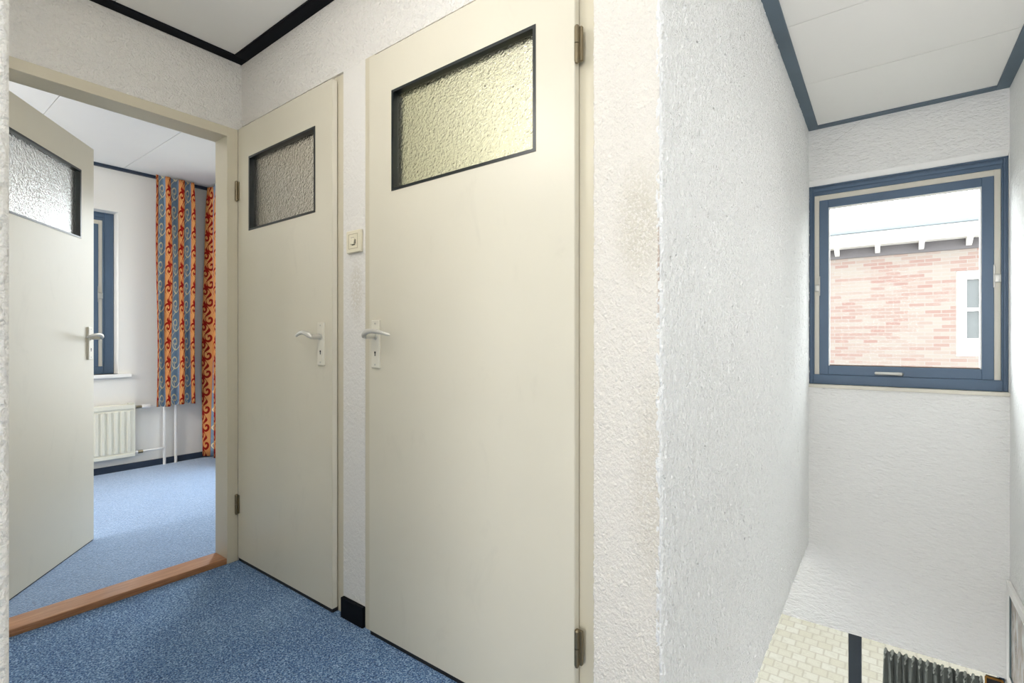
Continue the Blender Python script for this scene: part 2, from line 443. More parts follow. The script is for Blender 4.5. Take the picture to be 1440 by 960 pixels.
# rooms behind the doors
struct(MB().box(XA, -1.55, 2.6, 2.7, 0, ZS).box(XA, XA+.06, 1.21, 2.6, 0, ZS).box(-1.58, -1.55, 1.21, 2.6, 0, ZS).build('wall_cupboard', M['closet']), 'grey walls seen through the small door glass', 'wall')
struct(MB().box(-1.55, XC-.1, 2.6, 2.7, 0, ZS).box(-1.55, -1.52, 1.21, 2.6, 0, ZS).box(XC-.13, XC-.1, 1.21, 2.6, 0, ZS).build('wall_bathroom', M['tile']), 'pale yellow walls seen through the large door glass', 'wall')
# ground floor shell
struct(MB().box(-3.3, -3.2, -2.3, YN+.1, ZG, -.27).box(-3.2, XR, -2.4, -2.3, ZG, -.27).build('wall_ground', M['wall_smooth']), 'walls of the room below the stairwell', 'wall')

# ceilings made of boards with narrow joints
def boards(name, x0, x1, y0, y1, z, joints, mat, label):
    mb = MB(); ys = [y0] + [j for j in joints if y0 < j < y1] + [y1]
    for a, b in zip(ys, ys[1:]):
        mb.box(x0, x1, a+(.0016 if a != y0 else 0), b-(.0016 if b != y1 else 0), z, z+.012)
    mb.box(x0, x1, y0, y1, z+.0122, z+.05)
    return struct(mb.build(name, mat), label, 'ceiling')
boards('ceiling', XA, XE, YE, YW+.01, ZH, [.62], M['ceiling'], 'white boarded ceiling of the hall above the doors')
boards('ceiling_stairwell', XC-.0, XR, YS, YN, ZS, [1.24, 1.85, 2.46, 3.07, 3.68], M['ceiling'], 'white boarded ceiling above the stairwell')
boards('ceiling_landing', XE, XR, -2.3, YS, ZS, [], M['ceiling'], 'ceiling over the landing above the viewer')
boards('ceiling_bedroom', XF, XA-.115, -2.1, YG, ZS, [-1.7,-1.1,-.5,.107,.707,1.307,1.907], M['ceiling'], 'white boarded ceiling of the bedroom')
struct(MB().box(XA, XC-.1, 1.2, 2.7, ZS, ZS+.05).build('ceiling_cupboards', M['ceiling']), 'ceiling of the small rooms behind the closed doors', 'ceiling')

# laths at the ceiling edges
W_ = .056; T_ = .009
def lath(name, x0, x1, y0, y1, z, mat, label):
    return struct(MB().box(x0, x1, y0, y1, z-T_, z+.002, .0015, 1).build(name, mat), label, 'trim')
lath('trim_1', XA, XA+W_, YE, YW, ZH, M['navy'], 'navy lath in a shaded tone along the ceiling above the open bedroom doorway')
lath('trim_2', XA+W_, XE, YW-W_, YW, ZH, M['navy'], 'navy lath in a shaded tone along the ceiling above the closed doors')
lath('trim_3', XC, XC+W_, YS, YN, ZS, M['lit_lath'], 'navy lath in a lit tone along the ceiling over the long rough wall')
lath('trim_4', XC+W_, XR-W_, YN-W_*.9, YN, ZS, M['lit_lath'], 'navy lath in a lit tone along the ceiling above the stairwell window')
lath('trim_5', XR-W_, XR, YS, YN, ZS, M['lit_lath'], 'navy lath in a lit tone along the ceiling at the right wall')
struct(MB().box(XF, XF+.03, -2.1, YG, ZS-.022, ZS+.001, .002, 1).build('trim_6', M['navyblue']), 'blue lath under the bedroom ceiling on the far wall', 'trim')
# baseboards
struct(MB().box(-1.632, -1.496, YW, YW+.085, 0, 2.046).build('wall_front_between', M['wall_pier']), 'narrow smooth plastered pier between the two closed doors, carrying the light switch', 'wall')
struct(MB().box(-1.630, -1.499, YW-.014, YW+.01, 0, .075, .002, 1).build('baseboard_front', M['navy']), 'short black baseboard between the two closed doors', 'baseboard')
struct(MB().box(XF, XF+.014, -2.1, YG, 0, .055, .002, 1).build('baseboard_bedroom', M['navyblue']), 'dark blue baseboard under the radiator in the bedroom', 'baseboard')
struct(MB().box(XF+.014, -2.6, YG-.014, YG, 0, .055, .002, 1).build('baseboard_bedroom_side', M['navy']), 'dark blue baseboard under the long curtain', 'baseboard')
# hardwood threshold of the doorway
th = MB().box(XA-.112, XA+.002, .20, 1.052, -.001, .026, .003, 2)
struct(th.build('trim_7', M['wood']), 'varnished hardwood threshold across the open bedroom doorway', 'threshold')

# ------------------------------------------------------------------ doors
def sill_profile_leaf(mb, W, g, z0, z1, y0, y1, x0=0):
    """leaf slab x0..W with a rectangular hole g=(x0,x1,z0,z1)"""
    mb.box(x0, g[0], y0, y1, z0, z1); mb.box(g[1], W, y0, y1, z0, z1)
    mb.box(g[0], g[1], y0, y1, z0, g[2]); mb.box(g[0], g[1], y0, y1, g[3], z1)

def lever(root, Mx, x, d, name='door_handle', sgn=-1):
    """plate centred on x, lever pointing along d (+1/-1); sgn -1: on the face looking to -y"""
    F = Matrix.Diagonal((1, -sgn, 1, 1))
    MM = Mx @ F
    pl = MB(MM).box(x-.021, x+.021, -.008, .001, .938, 1.104, .0025, 2).build(name, M['plate'], root)
    tag_part(pl, 'cream long backplate with satin aluminium lever')
    nk = MB(MM)
    z = 1.048
    nk.cyl((x, -.004, z), (x, -.012, z), .0125)
    nk.cyl((x, -.008, z), (x, -.05, z), .009)
    path, rad = [], []
    for i in range(15):
        s_ = i/14
        px = x + d*(-.010 + .128*s_)
        py = -.050 - .010*math.sin(min(1, s_*4)*PI/2) + .020*s_*s_
        pz = z + .019*math.sin(PI*s_**.75)*(1-.2*s_) - .003 + .006*s_
        path.append((px, py, pz)); 
        w = .0085 if s_ < .12 else .0085 - .004*s_
        h = .0105 if s_ < .2 else .0105 - .0055*s_
        if i == 0: w, h = .004, .005
        if i == 14: w, h = .002, .003
        rad.append((w, h))
    nk.sweep(path, rad, 14)
    nk.build('lever', M['handle'], pl, smooth=True, angle=50)
    kh = MB(MM)
    kh.cyl((x, -.0075, .992), (x, -.0086, .992), .0042, 14)
    kh.box(x-.0022, x+.0022, -.0086, -.0075, .980, .991)
    kh.build('keyhole', M['dark'], pl)
    for zz in (.950, 1.092):
        MB(MM).cyl((x, -.0075, zz), (x, -.0088, zz), .0032, 12).build('screw', M['steel'], pl)
    return pl

def tag_part(o, label): o['label'] = label

def hinge(root, x, y, z, L=.085):
    h = MB()
    h.cyl((x, y, z-L/2), (x, y, z-.001), .0065, 16); h.cyl((x, y, z+.001), (x, y, z+L/2), .0065, 16)
    h.cyl((x, y, z-L/2-.006), (x, y, z-L/2), .004, 14, .0065); h.cyl((x, y, z+L/2), (x, y, z+L/2+.004), .0065, 14, .004)
    h.box(x-.012, x+.012, y+.003, y+.012, z-L/2, z+L/2)
    return h.build('hinge', M['hinge'], root, smooth=True, angle=40)

def glazing(root, Mx, g, yf, yb, pane_mat, bead=.009):
    """black lining of the glass opening, then the pane in the middle of the leaf"""
    x0, x1, z0, z1 = g
    b = MB(Mx)
    for (a0,a1,c0,c1) in ((x0,x0+bead,z0,z1),(x1-bead,x1,z0,z1),(x0+bead,x1-bead,z0,z0+bead),(x0+bead,x1-bead,z1-bead,z1)):
        b.box(a0, a1, yf-.002, yb+.002, c0, c1)
    b.build('glazing_bead', M['black'], root)
    ym = (yf+yb)/2
    p = MB(Mx).box(x0+bead-.001, x1-bead+.001, ym-.0025, ym+.0025, z0+bead-.001, z1-bead+.001)
    return p.build('glass_pane', pane_mat, root)

GZ = (1.537, 1.876)
LEAF_Z = (.016, 2.026)
# -- small closed door next to the corner
D2 = empty('door_2', (d2[0], YB, 0))
struct(D2, 'narrow closed cream door with dark glass in the corner beside the open doorway', 'door')
lf = MB(); g2 = (-2.330, -1.790) + GZ
sill_profile_leaf(lf, d2[1], g2, *LEAF_Z, YB, YB+.022, d2[0])
lo = lf.build('door_leaf', M['cream'], D2)
lf = MB(); sill_profile_leaf(lf, d2[1]-.014, g2, LEAF_Z[0], LEAF_Z[1]-.014, YB+.0221, YB+.042, d2[0]+.012); lf.build('leaf_rebate', M['cream'], lo)
glazing(D2, Matrix.Identity(4), g2, YB, YB+.042, M['obscure_grey'])
fr = MB()
fr.box(d2[1]-.012, -1.631, YF-.001, YF+.09, 0, 2.046, .002, 1)
fr.box(XA, d2[1]-.012, YF-.001, YF+.09, LEAF_Z[1]-.012, 2.046, .002, 1)
fr.box(XA, XA+.018, YF, YF+.09, 0, LEAF_Z[1]-.012)
fr.build('door_frame', M['cream_frame'], D2)
lever(D2, tr(0, YB, 0), -1.743, -1)
for z in (1.735, .268): hinge(D2, XA+.0075, YB-.009, z)
# -- large closed door
D3 = empty('door_3', (d3[0], YB, 0))
struct(D3, 'large closed cream door with yellowish lit glass, right of the light switch', 'door')
g3 = (-1.332, -.7456) + GZ
lf = MB(); sill_profile_leaf(lf, d3[1], g3, *LEAF_Z, YB, YB+.022, d3[0]); lo = lf.build('door_leaf', M['cream'], D3)
lf = MB(); sill_profile_leaf(lf, d3[1]-.014, g3, LEAF_Z[0], LEAF_Z[1]-.014, YB+.0221, YB+.042, d3[0]+.014); lf.build('leaf_rebate', M['cream'], lo)
glazing(D3, Matrix.Identity(4), g3, YB, YB+.042, M['obscure_clear'])
fr = MB()
fr.box(-1.497, d3[0]+.012, YF-.012, YF+.09, 0, 2.046, .002, 1)
fr.box(d3[1]-.012, -.550, YF-.001, YF+.09, 0, 2.046, .002, 1)
fr.box(d3[0]+.012, d3[1]-.012, YF-.001, YF+.09, LEAF_Z[1]-.012, 2.046, .002, 1)
fr.build('door_frame', M['cream_frame'], D3)
lever(D3, tr(0, YB, 0), -1.4105, 1)
for z in (1.778, .260): hinge(D3, d3[1]+.008, YB-.002, z)
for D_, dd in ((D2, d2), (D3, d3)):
    MB().box(dd[1], dd[1]+.0012, YB+.0015, YB+.0215, LEAF_Z[0]+.002, LEAF_Z[1]-.002, .0005, 1).build('lit_edge', M['lit_edge_cream'], D_)  # leaf edge painted paler, as if lit from the stairwell
    MB().box(dd[0]+.002, dd[1]-.001, YB+.003, YB+.04, .001, LEAF_Z[0]+.0005).build('gap_shade', M['dark'], D_)  # dark strip painted in for the shade of the gap under the leaf
# -- open bedroom door
D1 = empty('door_1', (-2.59, .245, 0))
struct(D1, 'open cream door with frosted glass swung into the bedroom', 'door')
LW = .85
M1 = tr(-3.27, .76, 0) @ rot_z(math.atan2(-.6, .8)) @ Matrix.Diagonal((1, -1, 1, 1))   # local x from the free edge to the hinge, local -y looks to the hall
lf = MB(M1); g1 = (.118, .705) + GZ
sill_profile_leaf(lf, LW, g1, .012, 2.02, 0, .040); lf.build('door_leaf', M['cream'], D1)
MB(M1).box(.002, LW-.002, .004, .036, .005, .0125).build('gap_shade', M['dark'], D1)  # shade under the open leaf, put in as a dark strip
glazing(D1, M1, g1, 0, .040, M['obscure_door1'])
lever(D1, M1, .042, 1)
fr = MB()
fr.box(XA-.120, XA+.003, 1.052, 1.1005, .0, 2.024, .0015, 1)
fr.box(XA-.120, XA+.003, .20, .245, .0, 2.024, .0015, 1)
fr.box(XA-.120, XA+.003, .245, 1.052, 1.981, 2.024, .0015, 1)
fr.build('door_frame', M['cream_frame'], D1)
for z in (1.75, .27): hinge(D1, -2.583, .235, z)

# ------------------------------------------------------------------ light switch between the doors
sx0, sx1, sz0, sz1 = -1.596, -1.511, 1.355, 1.436
cx, cz = (sx0+sx1)/2, (sz0+sz1)/2
sw = MB().box(sx0, sx1, YW-.013, YW-.0005, sz0, sz1, .003, 2).build('light_switch', M['switch'])
tag(sw, 'square ivory light switch on the wall strip between the two closed doors', 'light switch')
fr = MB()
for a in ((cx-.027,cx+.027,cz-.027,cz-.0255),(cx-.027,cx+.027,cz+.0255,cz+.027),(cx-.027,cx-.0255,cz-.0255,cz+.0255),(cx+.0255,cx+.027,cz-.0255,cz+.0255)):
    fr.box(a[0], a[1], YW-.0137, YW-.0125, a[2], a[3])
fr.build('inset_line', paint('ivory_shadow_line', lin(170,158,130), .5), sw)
MB().box(cx-.010, cx+.010, YW-.020, YW-.0125, cz-.012, cz+.012, .002, 2).build('toggle', M['switch'], sw)
mk = MB()
for a in ((-.012,.004,.012,.0145),(-.006,.012,-.0145,-.012),(.011,.0145,-.010,.006),(-.0145,-.011,-.004,.004)):
    mk.box(cx+a[0], cx+a[1], YW-.0139, YW-.0128, cz+a[2], cz+a[3])
mk.build('toggle_slot', M['dark'], sw)

# ------------------------------------------------------------------ windows
def make_window(name, label, Mx, W, z0, z1, loc, hw=True, hx=None, a=.022):
    """pivot window in local coords: x 0..W, room side -y, frame face at y=0"""
    root = empty(name, loc); struct(root, label, 'window')
    # outer frame, moulded: two stepped strips
    f = MB(Mx)
    b = .061
    f.box(0, a, 0, .09, z0, z1, .002, 1); f.box(W-a, W, 0, .09, z0, z1, .002, 1)
    f.box(a, W-a, .004, .09, z1-b, z1, .002, 1); f.box(a, W-a, .0, .09, z0, z0+b, .003, 2)
    f.box(a, W-a, -.004, .004, z1-b+.022, z1-.018, .003, 2)                   # bead along the head
    f.box(a, a+.007, -.004, .02, z0+b, z1-b+.01, .002, 1); f.box(W-a-.007, W-a, -.004, .02, z0+b, z1-b+.01, .002, 1)
    f.box(.003, .010, -.006, .006, z0, z1, .002, 1); f.box(W-.010, W-.003, -.006, .006, z0, z1, .002, 1)
    f.box(.0, W, -.006, .006, z1-.009, z1-.001, .002, 1)
    f.build('window_frame', M['blue'], root)
    # cream stops round three sides
    c = MB(Mx); e = .034 if a < .03 else .032
    zc = z0+b; zt = z1-b
    c.box(a+.0072, a+e, .012, .08, zc, zt, .001, 1); c.box(W-a-e, W-a-.0072, .012, .08, zc, zt, .001, 1)
    c.box(a+e, W-a-e, .012, .08, zt-e, zt-.0002, .001, 1)
    c.build('frame_stop', M['sashcream'], root)
    # blue sash
    s0, s1 = a+e, W-a-e; st = zt-e; r_ = .050
    s = MB(Mx)
    s.box(s0+.0005, s0+r_, .006, .075, zc+.0005, st-.0005, .002, 1); s.box(s1-r_, s1-.0005, .006, .075, zc+.0005, st-.0005, .002, 1)
    s.box(s0+r_, s1-r_, .006, .075, st-r_, st-.0005, .002, 1); s.box(s0+r_, s1-r_, .006, .075, zc+.0005, zc+r_+.008, .002, 1)
    sash = s.build('sash', M['blue'], root)
    g0, g1, h0, h1 = s0+r_, s1-r_, zc+r_+.008, st-r_
    bd = MB(Mx); q = .006
    bd.box(g0, g0+q, .014, .05, h0, h1); bd.box(g1-q, g1, .014, .05, h0, h1); bd.box(g0+q, g1-q, .014, .05, h1-q*.6, h1); 
    bd.build('glazing_bead', M['white'], sash)
    MB(Mx).box(g0+q, g1-q, .020, .05, h0, h0+.006).build('weathered_bead', wood_bead, sash)
    MB(Mx).box(g0+q, g1-q, .030, .036, h0+.006, h1-q*.6).build('glass_pane', M['glass'], sash)
    if hw:
        zm = (z0+z1)/2 - .02
        for x in (a+.012, W-a-e+.004):
            p = MB(Mx)
            p.box(x-.004, x+.024, -.002, .013, zm-.023, zm+.023, .003, 2)
            p.cyl((x+.009, .003, zm), (x+.009, -.003, zm), .006, 14)
            xs = x+.020 if x < W/2 else x-.008
            p.box(xs, xs+.007, .002, .012, zm-.05, zm+.075, .001, 1)
            p.build('pivot', M['steel'], root, smooth=True, angle=40)
        zh = zc + .017
        h = MB(Mx)
        h.box(hx-.070, hx+.050, -.006, .007, zh-.010, zh+.010, .003, 2)
        pth = [(hx+.062, .0, zh), (hx+.056, -.012, zh), (hx+.035, -.016, zh), (hx-.02, -.018, zh+.001), (hx-.072, -.016, zh+.002)]
        h.sweep(pth, [(.006,.008), (.008,.011), (.007,.009), (.006,.008), (.004,.006)], 12)
        h.build('window_handle', M['steel'], sash, smooth=True, angle=45)
    return root
wood_bead = paint('rusty_bead', lin(128,106,92), .8, .25)

make_window('window_1', 'blue pivot window at the end of the stairwell showing the brick house', tr(XC, YN+.028, 0), XR-XC, WZ0, WZ1, (XC, YN+.028, WZ0), hx=.418)
struct(MB().box(XC, XR, YN-.016, YN+.028, WZ0-.022, WZ0, .003, 2).build('trim_8', M['sashcream']), 'cream sill board under the blue stairwell window', 'window sill')
struct(MB().prism_axis([(YN+.0, WZ1+.03), (YN+.028, WZ1-.0005), (YN+.12, WZ1-.0005), (YN+.12, WZ1+.03)], XC, XR-.001).build('trim_11', M['white']), 'white sloped plaster edge over the blue stairwell window', 'window reveal')
# bedroom window: local x runs along -Y ... seen from the room, frame face towards +x
MBW = Matrix(((0,-1,0,XF-.11),(1,0,0,.70),(0,0,1,0),(0,0,0,1)))
make_window('window_2', 'blue bedroom window half hidden by the open door', MBW, .58, .773, 2.05, (XF-.11, .70, .773), hx=.29, a=.064)
struct(MB().box(XF-.11, XF+.035, .62, 1.36, .746, .773, .003, 2).build('trim_9', M['white']), 'white sill board under the bedroom window', 'window sill')
# bedroom side window (out of sight behind the wall; its light falls on the carpet)
W3 = empty('window_3', (-4.5, YG+.06, .25)); struct(W3, 'bedroom side window behind the door wall', 'window')
f = MB()
for x in (-4.5, -3.56): f.box(x, x+.06, YG+.06, YG+.13, .25, 2.1, .003, 1)
f.box(-4.44, -3.56, YG+.06, YG+.13, .25, .31, .003, 1); f.box(-4.44, -3.56, YG+.06, YG+.13, 2.04, 2.1, .003, 1)
f.build('window_frame', M['blue'], W3)
MB().box(-4.44, -3.56, YG+.092, YG+.098, .31, 2.04).build('glass_pane', M['glass'], W3)
# ground-floor window
W4 = empty('window_4', (-1.9, YN+.1, -1.95)); struct(W4, 'wide ground floor window with a dark upright post, seen below the stairwell', 'window')
f = MB()
f.box(-1.9, XR-.007, YN+.09, YN+.15, -1.95, -1.88, .003, 1); f.box(-1.9, XR-.007, YN+.09, YN+.15, -.80, -.786, .003, 1)
f.box(-1.9, -1.84, YN+.09, YN+.15, -1.88, -.80, .003, 1); f.box(XR-.03, XR-.007, YN+.09, YN+.15, -1.88, -.80, .003, 1)
f.build('window_frame', M['blue'], W4)
t = MB().box(-.186, -.120, YN+.06, YN+.15, -1.88, -.80, .003, 1).build('mullion', paint('dark_slate_paint', lin(52,60,68), .5, .1), W4)
MB().box(-.1885, -.1865, YN+.062, YN+.14, -1.88, -.80).build('mullion_edge', M['sashcream'], t)
MB().box(-1.84, XR-.03, YN+.115, YN+.121, -1.88, -.80).build('glass_pane', M['glass'], W4)
struct(MB().box(-1.9, XR-.006, YN-.02, YN+.09, -1.975, -1.95, .003, 1).build('trim_10', M['white']), 'white sill of the ground floor window', 'window sill')

# ------------------------------------------------------------------ curtains
def curtain(name, P0, dirv, nrm, width, z0, z1, waves, amp, mat, label, stripe=2.0, vscale=1/.157, u0=0.0, top_w=1.0, lean=0.0, group=None, header=None, seed=1):
    rnd = random.Random(seed)
    n = int(waves*20); nz = 30
    ph = [rnd.uniform(-.5, .5) for _ in range(int(waves)+3)]
    bm = bmesh.new(); uvl = bm.loops.layers.uv.new('UVMap')
    rows = []
    for j in range(nz+1):
        fz = j/nz; z = z0+(z1-z0)*fz
        row = []
        for i in range(n+1):
            s_ = i/n; w = s_*waves
            k = int(w); a = amp*(1+.35*ph[k]*(1-(w-k))+.35*ph[k+1]*(w-k))
            pinch = 1.0 - .5*max(0, (fz-.92)/.08) + .12*math.sin(fz*5+k)
            off = a*pinch*math.cos(2*PI*w + .5*math.sin(fz*3+seed))
            skew = .25*a*math.sin(4*PI*w+1.0) + .03*width*math.sin(2*PI*s_*1.3+seed)*math.sin(PI*s_)
            flare = 1 + (1-fz)*(top_w-1)
            x = (s_-.5)*width*flare + width*.5 + skew*.5 + .004*math.sin(fz*7+w*3) + lean*(1-fz)
            p = Vector(P0) + Vector(dirv)*x + Vector(nrm)*(off + .006*math.sin(fz*5+i*.2))
            row.append(bm.verts.new((p.x, p.y, z + .006*math.sin(w*2.1+seed)*(1 if j == 0 else 0))))
        rows.append(row)
    for j in range(nz):
        for i in range(n):
            f = bm.faces.new((rows[j][i], rows[j][i+1], rows[j+1][i+1], rows[j+1][i]))
            for l, (ii, jj) in zip(f.loops, ((i,j),(i+1,j),(i+1,j+1),(i,j+1))):
                l[uvl].uv = (u0 + ii/n*waves*stripe + (1e-4 if ii == i else -1e-4), (z0+(z1-z0)*jj/nz)*vscale)
            f.smooth = True
    me = bpy.data.meshes.new(name); bm.to_mesh(me); bm.free(); me.materials.append(mat)
    o = bpy.data.objects.new(name, me); COL.objects.link(o); WORLD[o.name] = Matrix.Identity(4)
    md = o.modifiers.new('thick', 'SOLIDIFY'); md.thickness = .002; md.offset = 0
    tag(o, label, 'curtain', group); return o
curtain('curtain', (XF+.112, 1.492, 0), (0,1,0), (1,0,0), .28, .50, 2.385, 3.0, .030, M['curtain'], 'short blue and orange scroll-patterned curtain hanging beside the radiator', u0=.36, seed=3)
curtain('curtain', (XF+.06, YG-.075, 0), (1,0,0), (0,-1,0), .44, .03, 2.385, 2.0, .03, M['curtain'], 'floor-length orange scroll-patterned curtain at the doorway jamb', u0=.12, seed=5, lean=-.035)
# dark curtain of the ground-floor window with a ruffled heading
dc = curtain('curtain', (-.012, YN+.045, 0), (1,0,0), (0,-1,0), .44, -1.85, -.842, 13.0, .020, M['darkcloth'], 'charcoal pleated curtain in the ground floor window below', stripe=1, seed=9)
hd = MB()
for i in range(14):
    x = -.005 + i*.0325
    hd.sweep([(x, YN+.024, -.885), (x+.002, YN+.012, -.862), (x+.004, YN+.016, -.842), (x+.008, YN+.034, -.828), (x+.012, YN+.052, -.848)], [(.003,.004),(.006,.006),(.008,.006),(.006,.005),(.003,.003)], 10)
hd.build('heading_tape', M['heading'], dc, smooth=True)

# ------------------------------------------------------------------ radiator and its pipes
R = empty('radiator', (XF+.06, .2, .12)); tag(R, 'cream ribbed panel radiator with pipes below the bedroom window', 'radiator')
rx0, rx1, ry0, ry1, rz0, rz1 = XF+.035, XF+.075, -.05, 1.375, .115, .535
p = MB(); p.box(rx0, rx1-.012, ry0, ry1, rz0, rz1, .004, 2)
nfl = 34; step = (ry1-ry0-.05)/nfl
for i in range(nfl):
    y = ry0+.025+i*step
    p.prism_axis_y = None
    a = [(rx1-.013, y+.004), (rx1, y+step*.30), (rx1, y+step*.70), (rx1-.013, y+step-.004)]
    p.prism(a, rz0+.045, rz1-.055)
p.box(rx1-.013, rx1-.002, ry0+.004, ry1-.004, rz0+.004, rz0+.030, .003, 2); p.box(rx1-.013, rx1-.002, ry0+.004, ry1-.004, rz1-.038, rz1-.004, .003, 2)
p.build('panel', M['radiator'], R)
MB().box(rx0+.004, rx1-.004, ry1-.05, ry1-.01, rz1, rz1+.008, .002, 1).build('air_valve', M['radiator'], R)
def pipe(pts, rr=.0105, par=None): return MB().sweep(pts, [rr]*len(pts), 14).build('pipe' if par else 'heating_pipe', M['white'], par, smooth=True, angle=60)
yv1, yv2 = 1.585, 1.668
tag(pipe([(XF+.030, yv1, .004), (XF+.030, yv1, ZS-.001)]), 'white upright heating pipe nearer the radiator, joined to its two thin pipes', 'pipe', 'upright heating pipes')
tag(pipe([(XF+.030, yv2, .004), (XF+.030, yv2, ZS-.001)]), 'white upright heating pipe farther from the radiator, nearer the long curtain', 'pipe', 'upright heating pipes')
pipe([(XF+.05, ry1, .505), (XF+.05, yv1-.03, .505), (XF+.036, yv1-.008, .505)], .006, R); pipe([(XF+.05, ry1, .145), (XF+.05, yv1-.03, .145), (XF+.036, yv1-.009, .145)], .0085, R)
v = MB(); v.cyl((XF+.05, ry1+.045, .505), (XF+.05, ry1+.10, .505), .017, 18); v.cyl((XF+.05, ry1+.10, .505), (XF+.05, ry1+.115, .505), .017, 18, .010)
v.build('thermostat_knob', M['white'], R, smooth=True)
v = MB(); v.cyl((XF+.05, ry1+.006, .505), (XF+.05, ry1+.045, .505), .011, 16); v.build('valve', M['hinge'], R, smooth=True)
MB().cyl((XF+.05, ry1+.02, .145), (XF+.05, ry1+.052, .145), .014, 6).build('pipe_coupling', M['hinge'], R)

# ------------------------------------------------------------------ pictures low in the stairwell
P = empty('picture_frame', (XR, 3.3, -.5)); tag(P, 'white framed grey picture low on the right stairwell wall', 'picture')
y0, y1, z0, z1 = 2.75, 3.702, -.775, -.243; b = .05; dx = .018
f = MB()
f.box(XR-dx, XR-.0005, y0, y0+b, z0, z1, .002, 1); f.box(XR-dx, XR-.0005, y1-b, y1, z0, z1, .002, 1)
f.box(XR-dx, XR-.0005, y0+b, y1-b, z1-b, z1, .002, 1); f.box(XR-dx, XR-.0005, y0+b, y1-b, z0, z0+b, .002, 1)
f.build('frame', M['white'], P)
e = MB()
for (a0,a1,c0,c1) in ((y0+b,y0+b+.006,z0+b,z1-b),(y1-b-.008,y1-b,z0+b,z1-b),(y0+b+.006,y1-b-.008,z1-b-.003,z1-b),(y0+b+.006,y1-b-.008,z0+b,z0+b+.003)):
    e.box(XR-dx+.004, XR-.002, a0, a1, c0, c1)
e.build('inner_edge', paint('teal_grey_edge', lin(96,112,116), .5), P)
MB().box(XR-.008, XR-.003, y0+b, y1-b, z0+b, z1-b).build('canvas', M['picture'], P)
G = empty('wall_ornament', (.48, YN+.08, -.93)); tag(G, 'small dark ornament with gold beaded edge beside the charcoal curtain', 'ornament')
MB().box(.448, .512, YN+.055, YN+.075, -1.1, -.826, .002, 1).build('dark_panel', M['dark'], G)
gb = MB()
gb.box(.444, .516, YN+.05, YN+.058, -.834, -.824, .002, 1); gb.box(.442, .450, YN+.05, YN+.058, -1.1, -.828, .002, 1); gb.box(.510, .518, YN+.05, YN+.058, -1.1, -.828, .002, 1)
for i in range(9): gb.box(.447+i*.0072, .4515+i*.0072, YN+.044, YN+.051, -.833, -.826, .0015, 1)
gb.build('gold_edge', M['gold'], G)

# ------------------------------------------------------------------ outside
struct(MB().box(-30, 30, YN+.22, 30, -2.95, -2.75).box(-30, XF-.25, -30, YN+.22, -2.95, -2.75).build('paving', M['paver']), 'cream block paving outside the ground floor window', 'paving')
H = empty('neighbour_house', (0, 11, -2.75)); tag(H, 'pale red brick house with white fascia seen through the stairwell window', 'house')
HY = 11.0
hm = MB(); wall_holes(hm, 'X', HY, HY+.3, -9, 9, -2.75, 2.60, [(.94, 2.3, .79, 2.19), (-4.2, -2.8, .79, 2.19)])
hm.box(-9, -8.7, HY+.3, 17, -2.75, 2.9).box(8.7, 9, HY+.3, 17, -2.75, 2.9).box(-8.7, 8.7, 16.7, 17, -2.75, 2.9)
hm.build('brick_wall', M['brick'], H)
MB().box(-9.02, 9.02, HY-.02, HY+.3, 2.55, 2.74).build('frieze', M['frieze'], H)
MB().box(-9.3, 9.3, HY-.28, HY+.05, 2.72, 2.945, .01, 2).build('fascia', M['white'], H)
MB().box(-9.3, 9.3, HY-.33, HY-.26, 2.945, 3.01, .015, 2).build('gutter', M['gutter'], H)
MB().box(-9.3, 9.3, HY-.26, 17, 2.945, 2.975).build('roof', M['roofing'], H)
for i in range(-14, 15):
    x = -.11 + i*.6 
    MB().prism_axis([(HY-.02, 2.72), (HY-.02, 2.60), (HY-.10, 2.62), (HY-.24, 2.70), (HY-.24, 2.72)], x-.035, x+.035).build('eaves_bracket', M['white'], H)
for (wx0, wx1) in ((.94, 2.3), (-4.2, -2.8)):
    w = MB(); q = .13
    w.box(wx0, wx0+q, HY+.02, HY+.12, .79, 2.19, .005, 1); w.box(wx1-q, wx1, HY+.02, HY+.12, .79, 2.19, .005, 1)
    w.box(wx0+q, wx1-q, HY+.02, HY+.12, 2.05, 2.19, .005, 1); w.box(wx0+q, wx1-q, HY+.02, HY+.12, .79, 1.08, .005, 1)
    w.box(wx0+q+.155, wx0+q+.205, HY+.03, HY+.12, 1.08, 2.05); w.box(wx0+q, wx1-q, HY+.035, HY+.12, 1.53, 1.58)
    wf = w.build('window_frame', M['white'], H)
    MB().box(wx0+q, wx1-q, HY+.08, HY+.09, 1.08, 2.05).build('pane', M['housepane'], wf)
MB().cyl((.42, HY+1.2, 2.97), (.42, HY+1.2, 3.75), .012, 10).build('antenna_mast', M['gutter'], H)

# ------------------------------------------------------------------ light
w = bpy.data.worlds.new('sky'); S.world = w; w.use_nodes = True
nt = w.node_tree; bg = nt.nodes['Background']
tc = nt.nodes.new('ShaderNodeTexCoord'); dp = nt.nodes.new('ShaderNodeVectorMath'); dp.operation = 'DOT_PRODUCT'
gd = Vector((-.78, .46, .42)).normalized(); dp.inputs[1].default_value = gd
nt.links.new(tc.outputs['Generated'], dp.inputs[0])
mx_ = nt.nodes.new('ShaderNodeMath'); mx_.operation = 'MAXIMUM'; mx_.inputs[1].default_value = 0; nt.links.new(dp.outputs['Value'], mx_.inputs[0])
pw = nt.nodes.new('ShaderNodeMath'); pw.operation = 'POWER'; pw.inputs[1].default_value = 6; nt.links.new(mx_.outputs[0], pw.inputs[0])
ma = nt.nodes.new('ShaderNodeMath'); ma.operation = 'MULTIPLY_ADD'; ma.inputs[1].default_value = 8.0; ma.inputs[2].default_value = 8.0
nt.links.new(pw.outputs[0], ma.inputs[0]); nt.links.new(ma.outputs[0], bg.inputs[1])
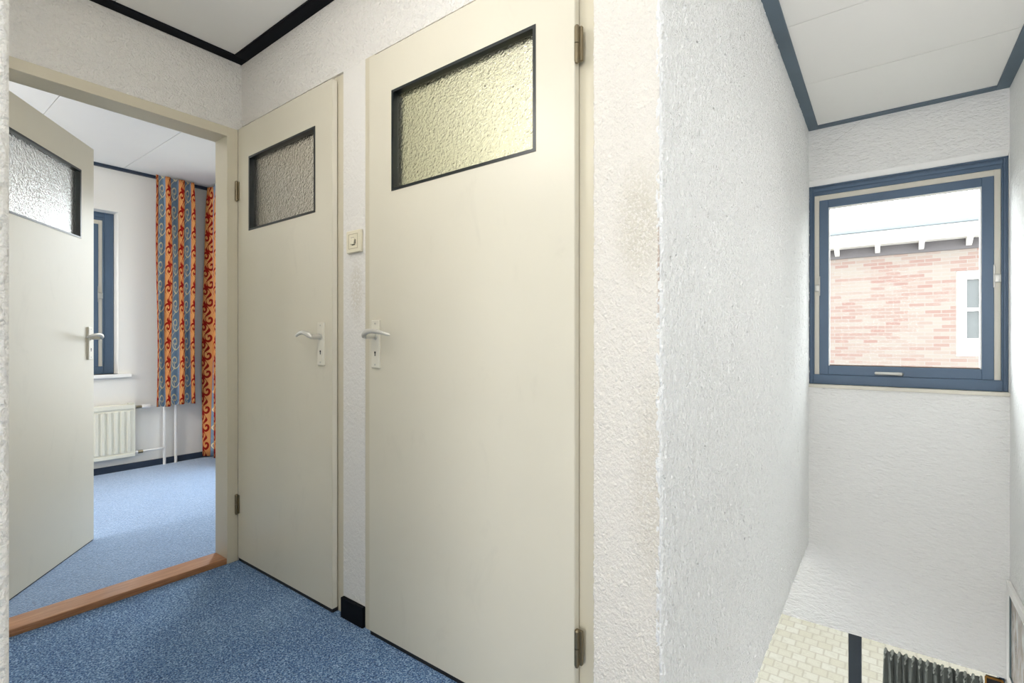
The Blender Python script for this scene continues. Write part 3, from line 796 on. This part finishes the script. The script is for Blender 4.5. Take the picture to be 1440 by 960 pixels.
bg.inputs[0].default_value = (.96, .98, 1, 1)      # hazy sky, brightest towards the veiled sun

def portal(name, M_, sx, sy):
    l = bpy.data.lights.new(name, 'AREA'); l.shape = 'RECTANGLE'; l.size = sx; l.size_y = sy; l.cycles.is_portal = True
    o = bpy.data.objects.new(name, l); o.matrix_world = M_; COL.objects.link(o)
def look(loc, d):
    return Matrix.Translation(loc) @ Vector(d).to_track_quat('-Z', 'Y').to_matrix().to_4x4()
portal('portal_stairwell', look(((XC+XR)/2, YN+.21, 1.4), (0,-1,0)), .93, 1.28)
portal('portal_bedroom', look((XF-.24, .99, 1.41), (1,0,0)), .58, 1.27)
portal('portal_bedroom_side', look((-4.0, YG+.19, 1.175), (0,-1,0)), 1.0, 1.85)
portal('portal_ground', look((-.68, YN+.21, -1.37), (0,-1,0)), 2.43, 1.16)
portal('portal_back', look((-.16, -2.39, 1.35), (0,1,0)), 1.2, 1.7)
def lamp(name, loc, e, col, rad=.12):
    l = bpy.data.lights.new(name, 'POINT'); l.energy = e; l.color = col; l.shadow_soft_size = rad
    o = bpy.data.objects.new(name, l); o.location = loc; COL.objects.link(o)
lamp('bathroom_lamp', (-1.0, 2.2, 2.15), 10.5, (1, .985, .93))
lamp('cupboard_fill', (-2.0, 2.2, 2.2), 15, (1, .95, .88))  # added light behind the small door to brighten its glass
lamp('stairwell_fill', (.43, 1.25, 1.45), 4.0, (1, .99, .98), .08)  # unseen fill light added by the right wall, no fixture
lamp('stairwell_fill', (.43, 2.2, 1.45), 5.6, (1, .99, .98), .08)  # second added fill, brightens the long wall and the window end
lamp('landing_fill', (.15, -.7, 1.9), 16, (1, .985, .965), .2)  # added fill behind the viewer, no fixture
lamp('ground_floor_fill', (-.1, 1.6, -.95), 13, (1, .99, .98), .2)  # added fill from below, lifts the stairwell walls and ceiling
lamp('hall_fill', (-1.22, .32, 1.95), 9.5, (1, .985, .965), .1)  # unseen fill added above the frame for the hall walls and doors
lamp('bedroom_fill', (-3.6, -.95, 1.7), 75, (1, .985, .965), .2)  # added fill out of view, brightens the bedroom

# ------------------------------------------------------------------ camera
c = bpy.data.cameras.new('camera'); c.sensor_width = 36; c.lens = 17.5; c.clip_start = .02
co = bpy.data.objects.new('camera', c); COL.objects.link(co)
co.location = (0, 0, 1.03); co.rotation_euler = (PI/2, 0, math.radians(36.87))
S.camera = co
S.view_settings.view_transform = 'Standard'; S.view_settings.look = 'None'
S.view_settings.gamma = 1; S.view_settings.use_curve_mapping = False; S.view_settings.exposure = 0
S.cycles.max_bounces = 12; S.cycles.diffuse_bounces = 6; S.cycles.transmission_bounces = 8; S.cycles.transparent_max_bounces = 12
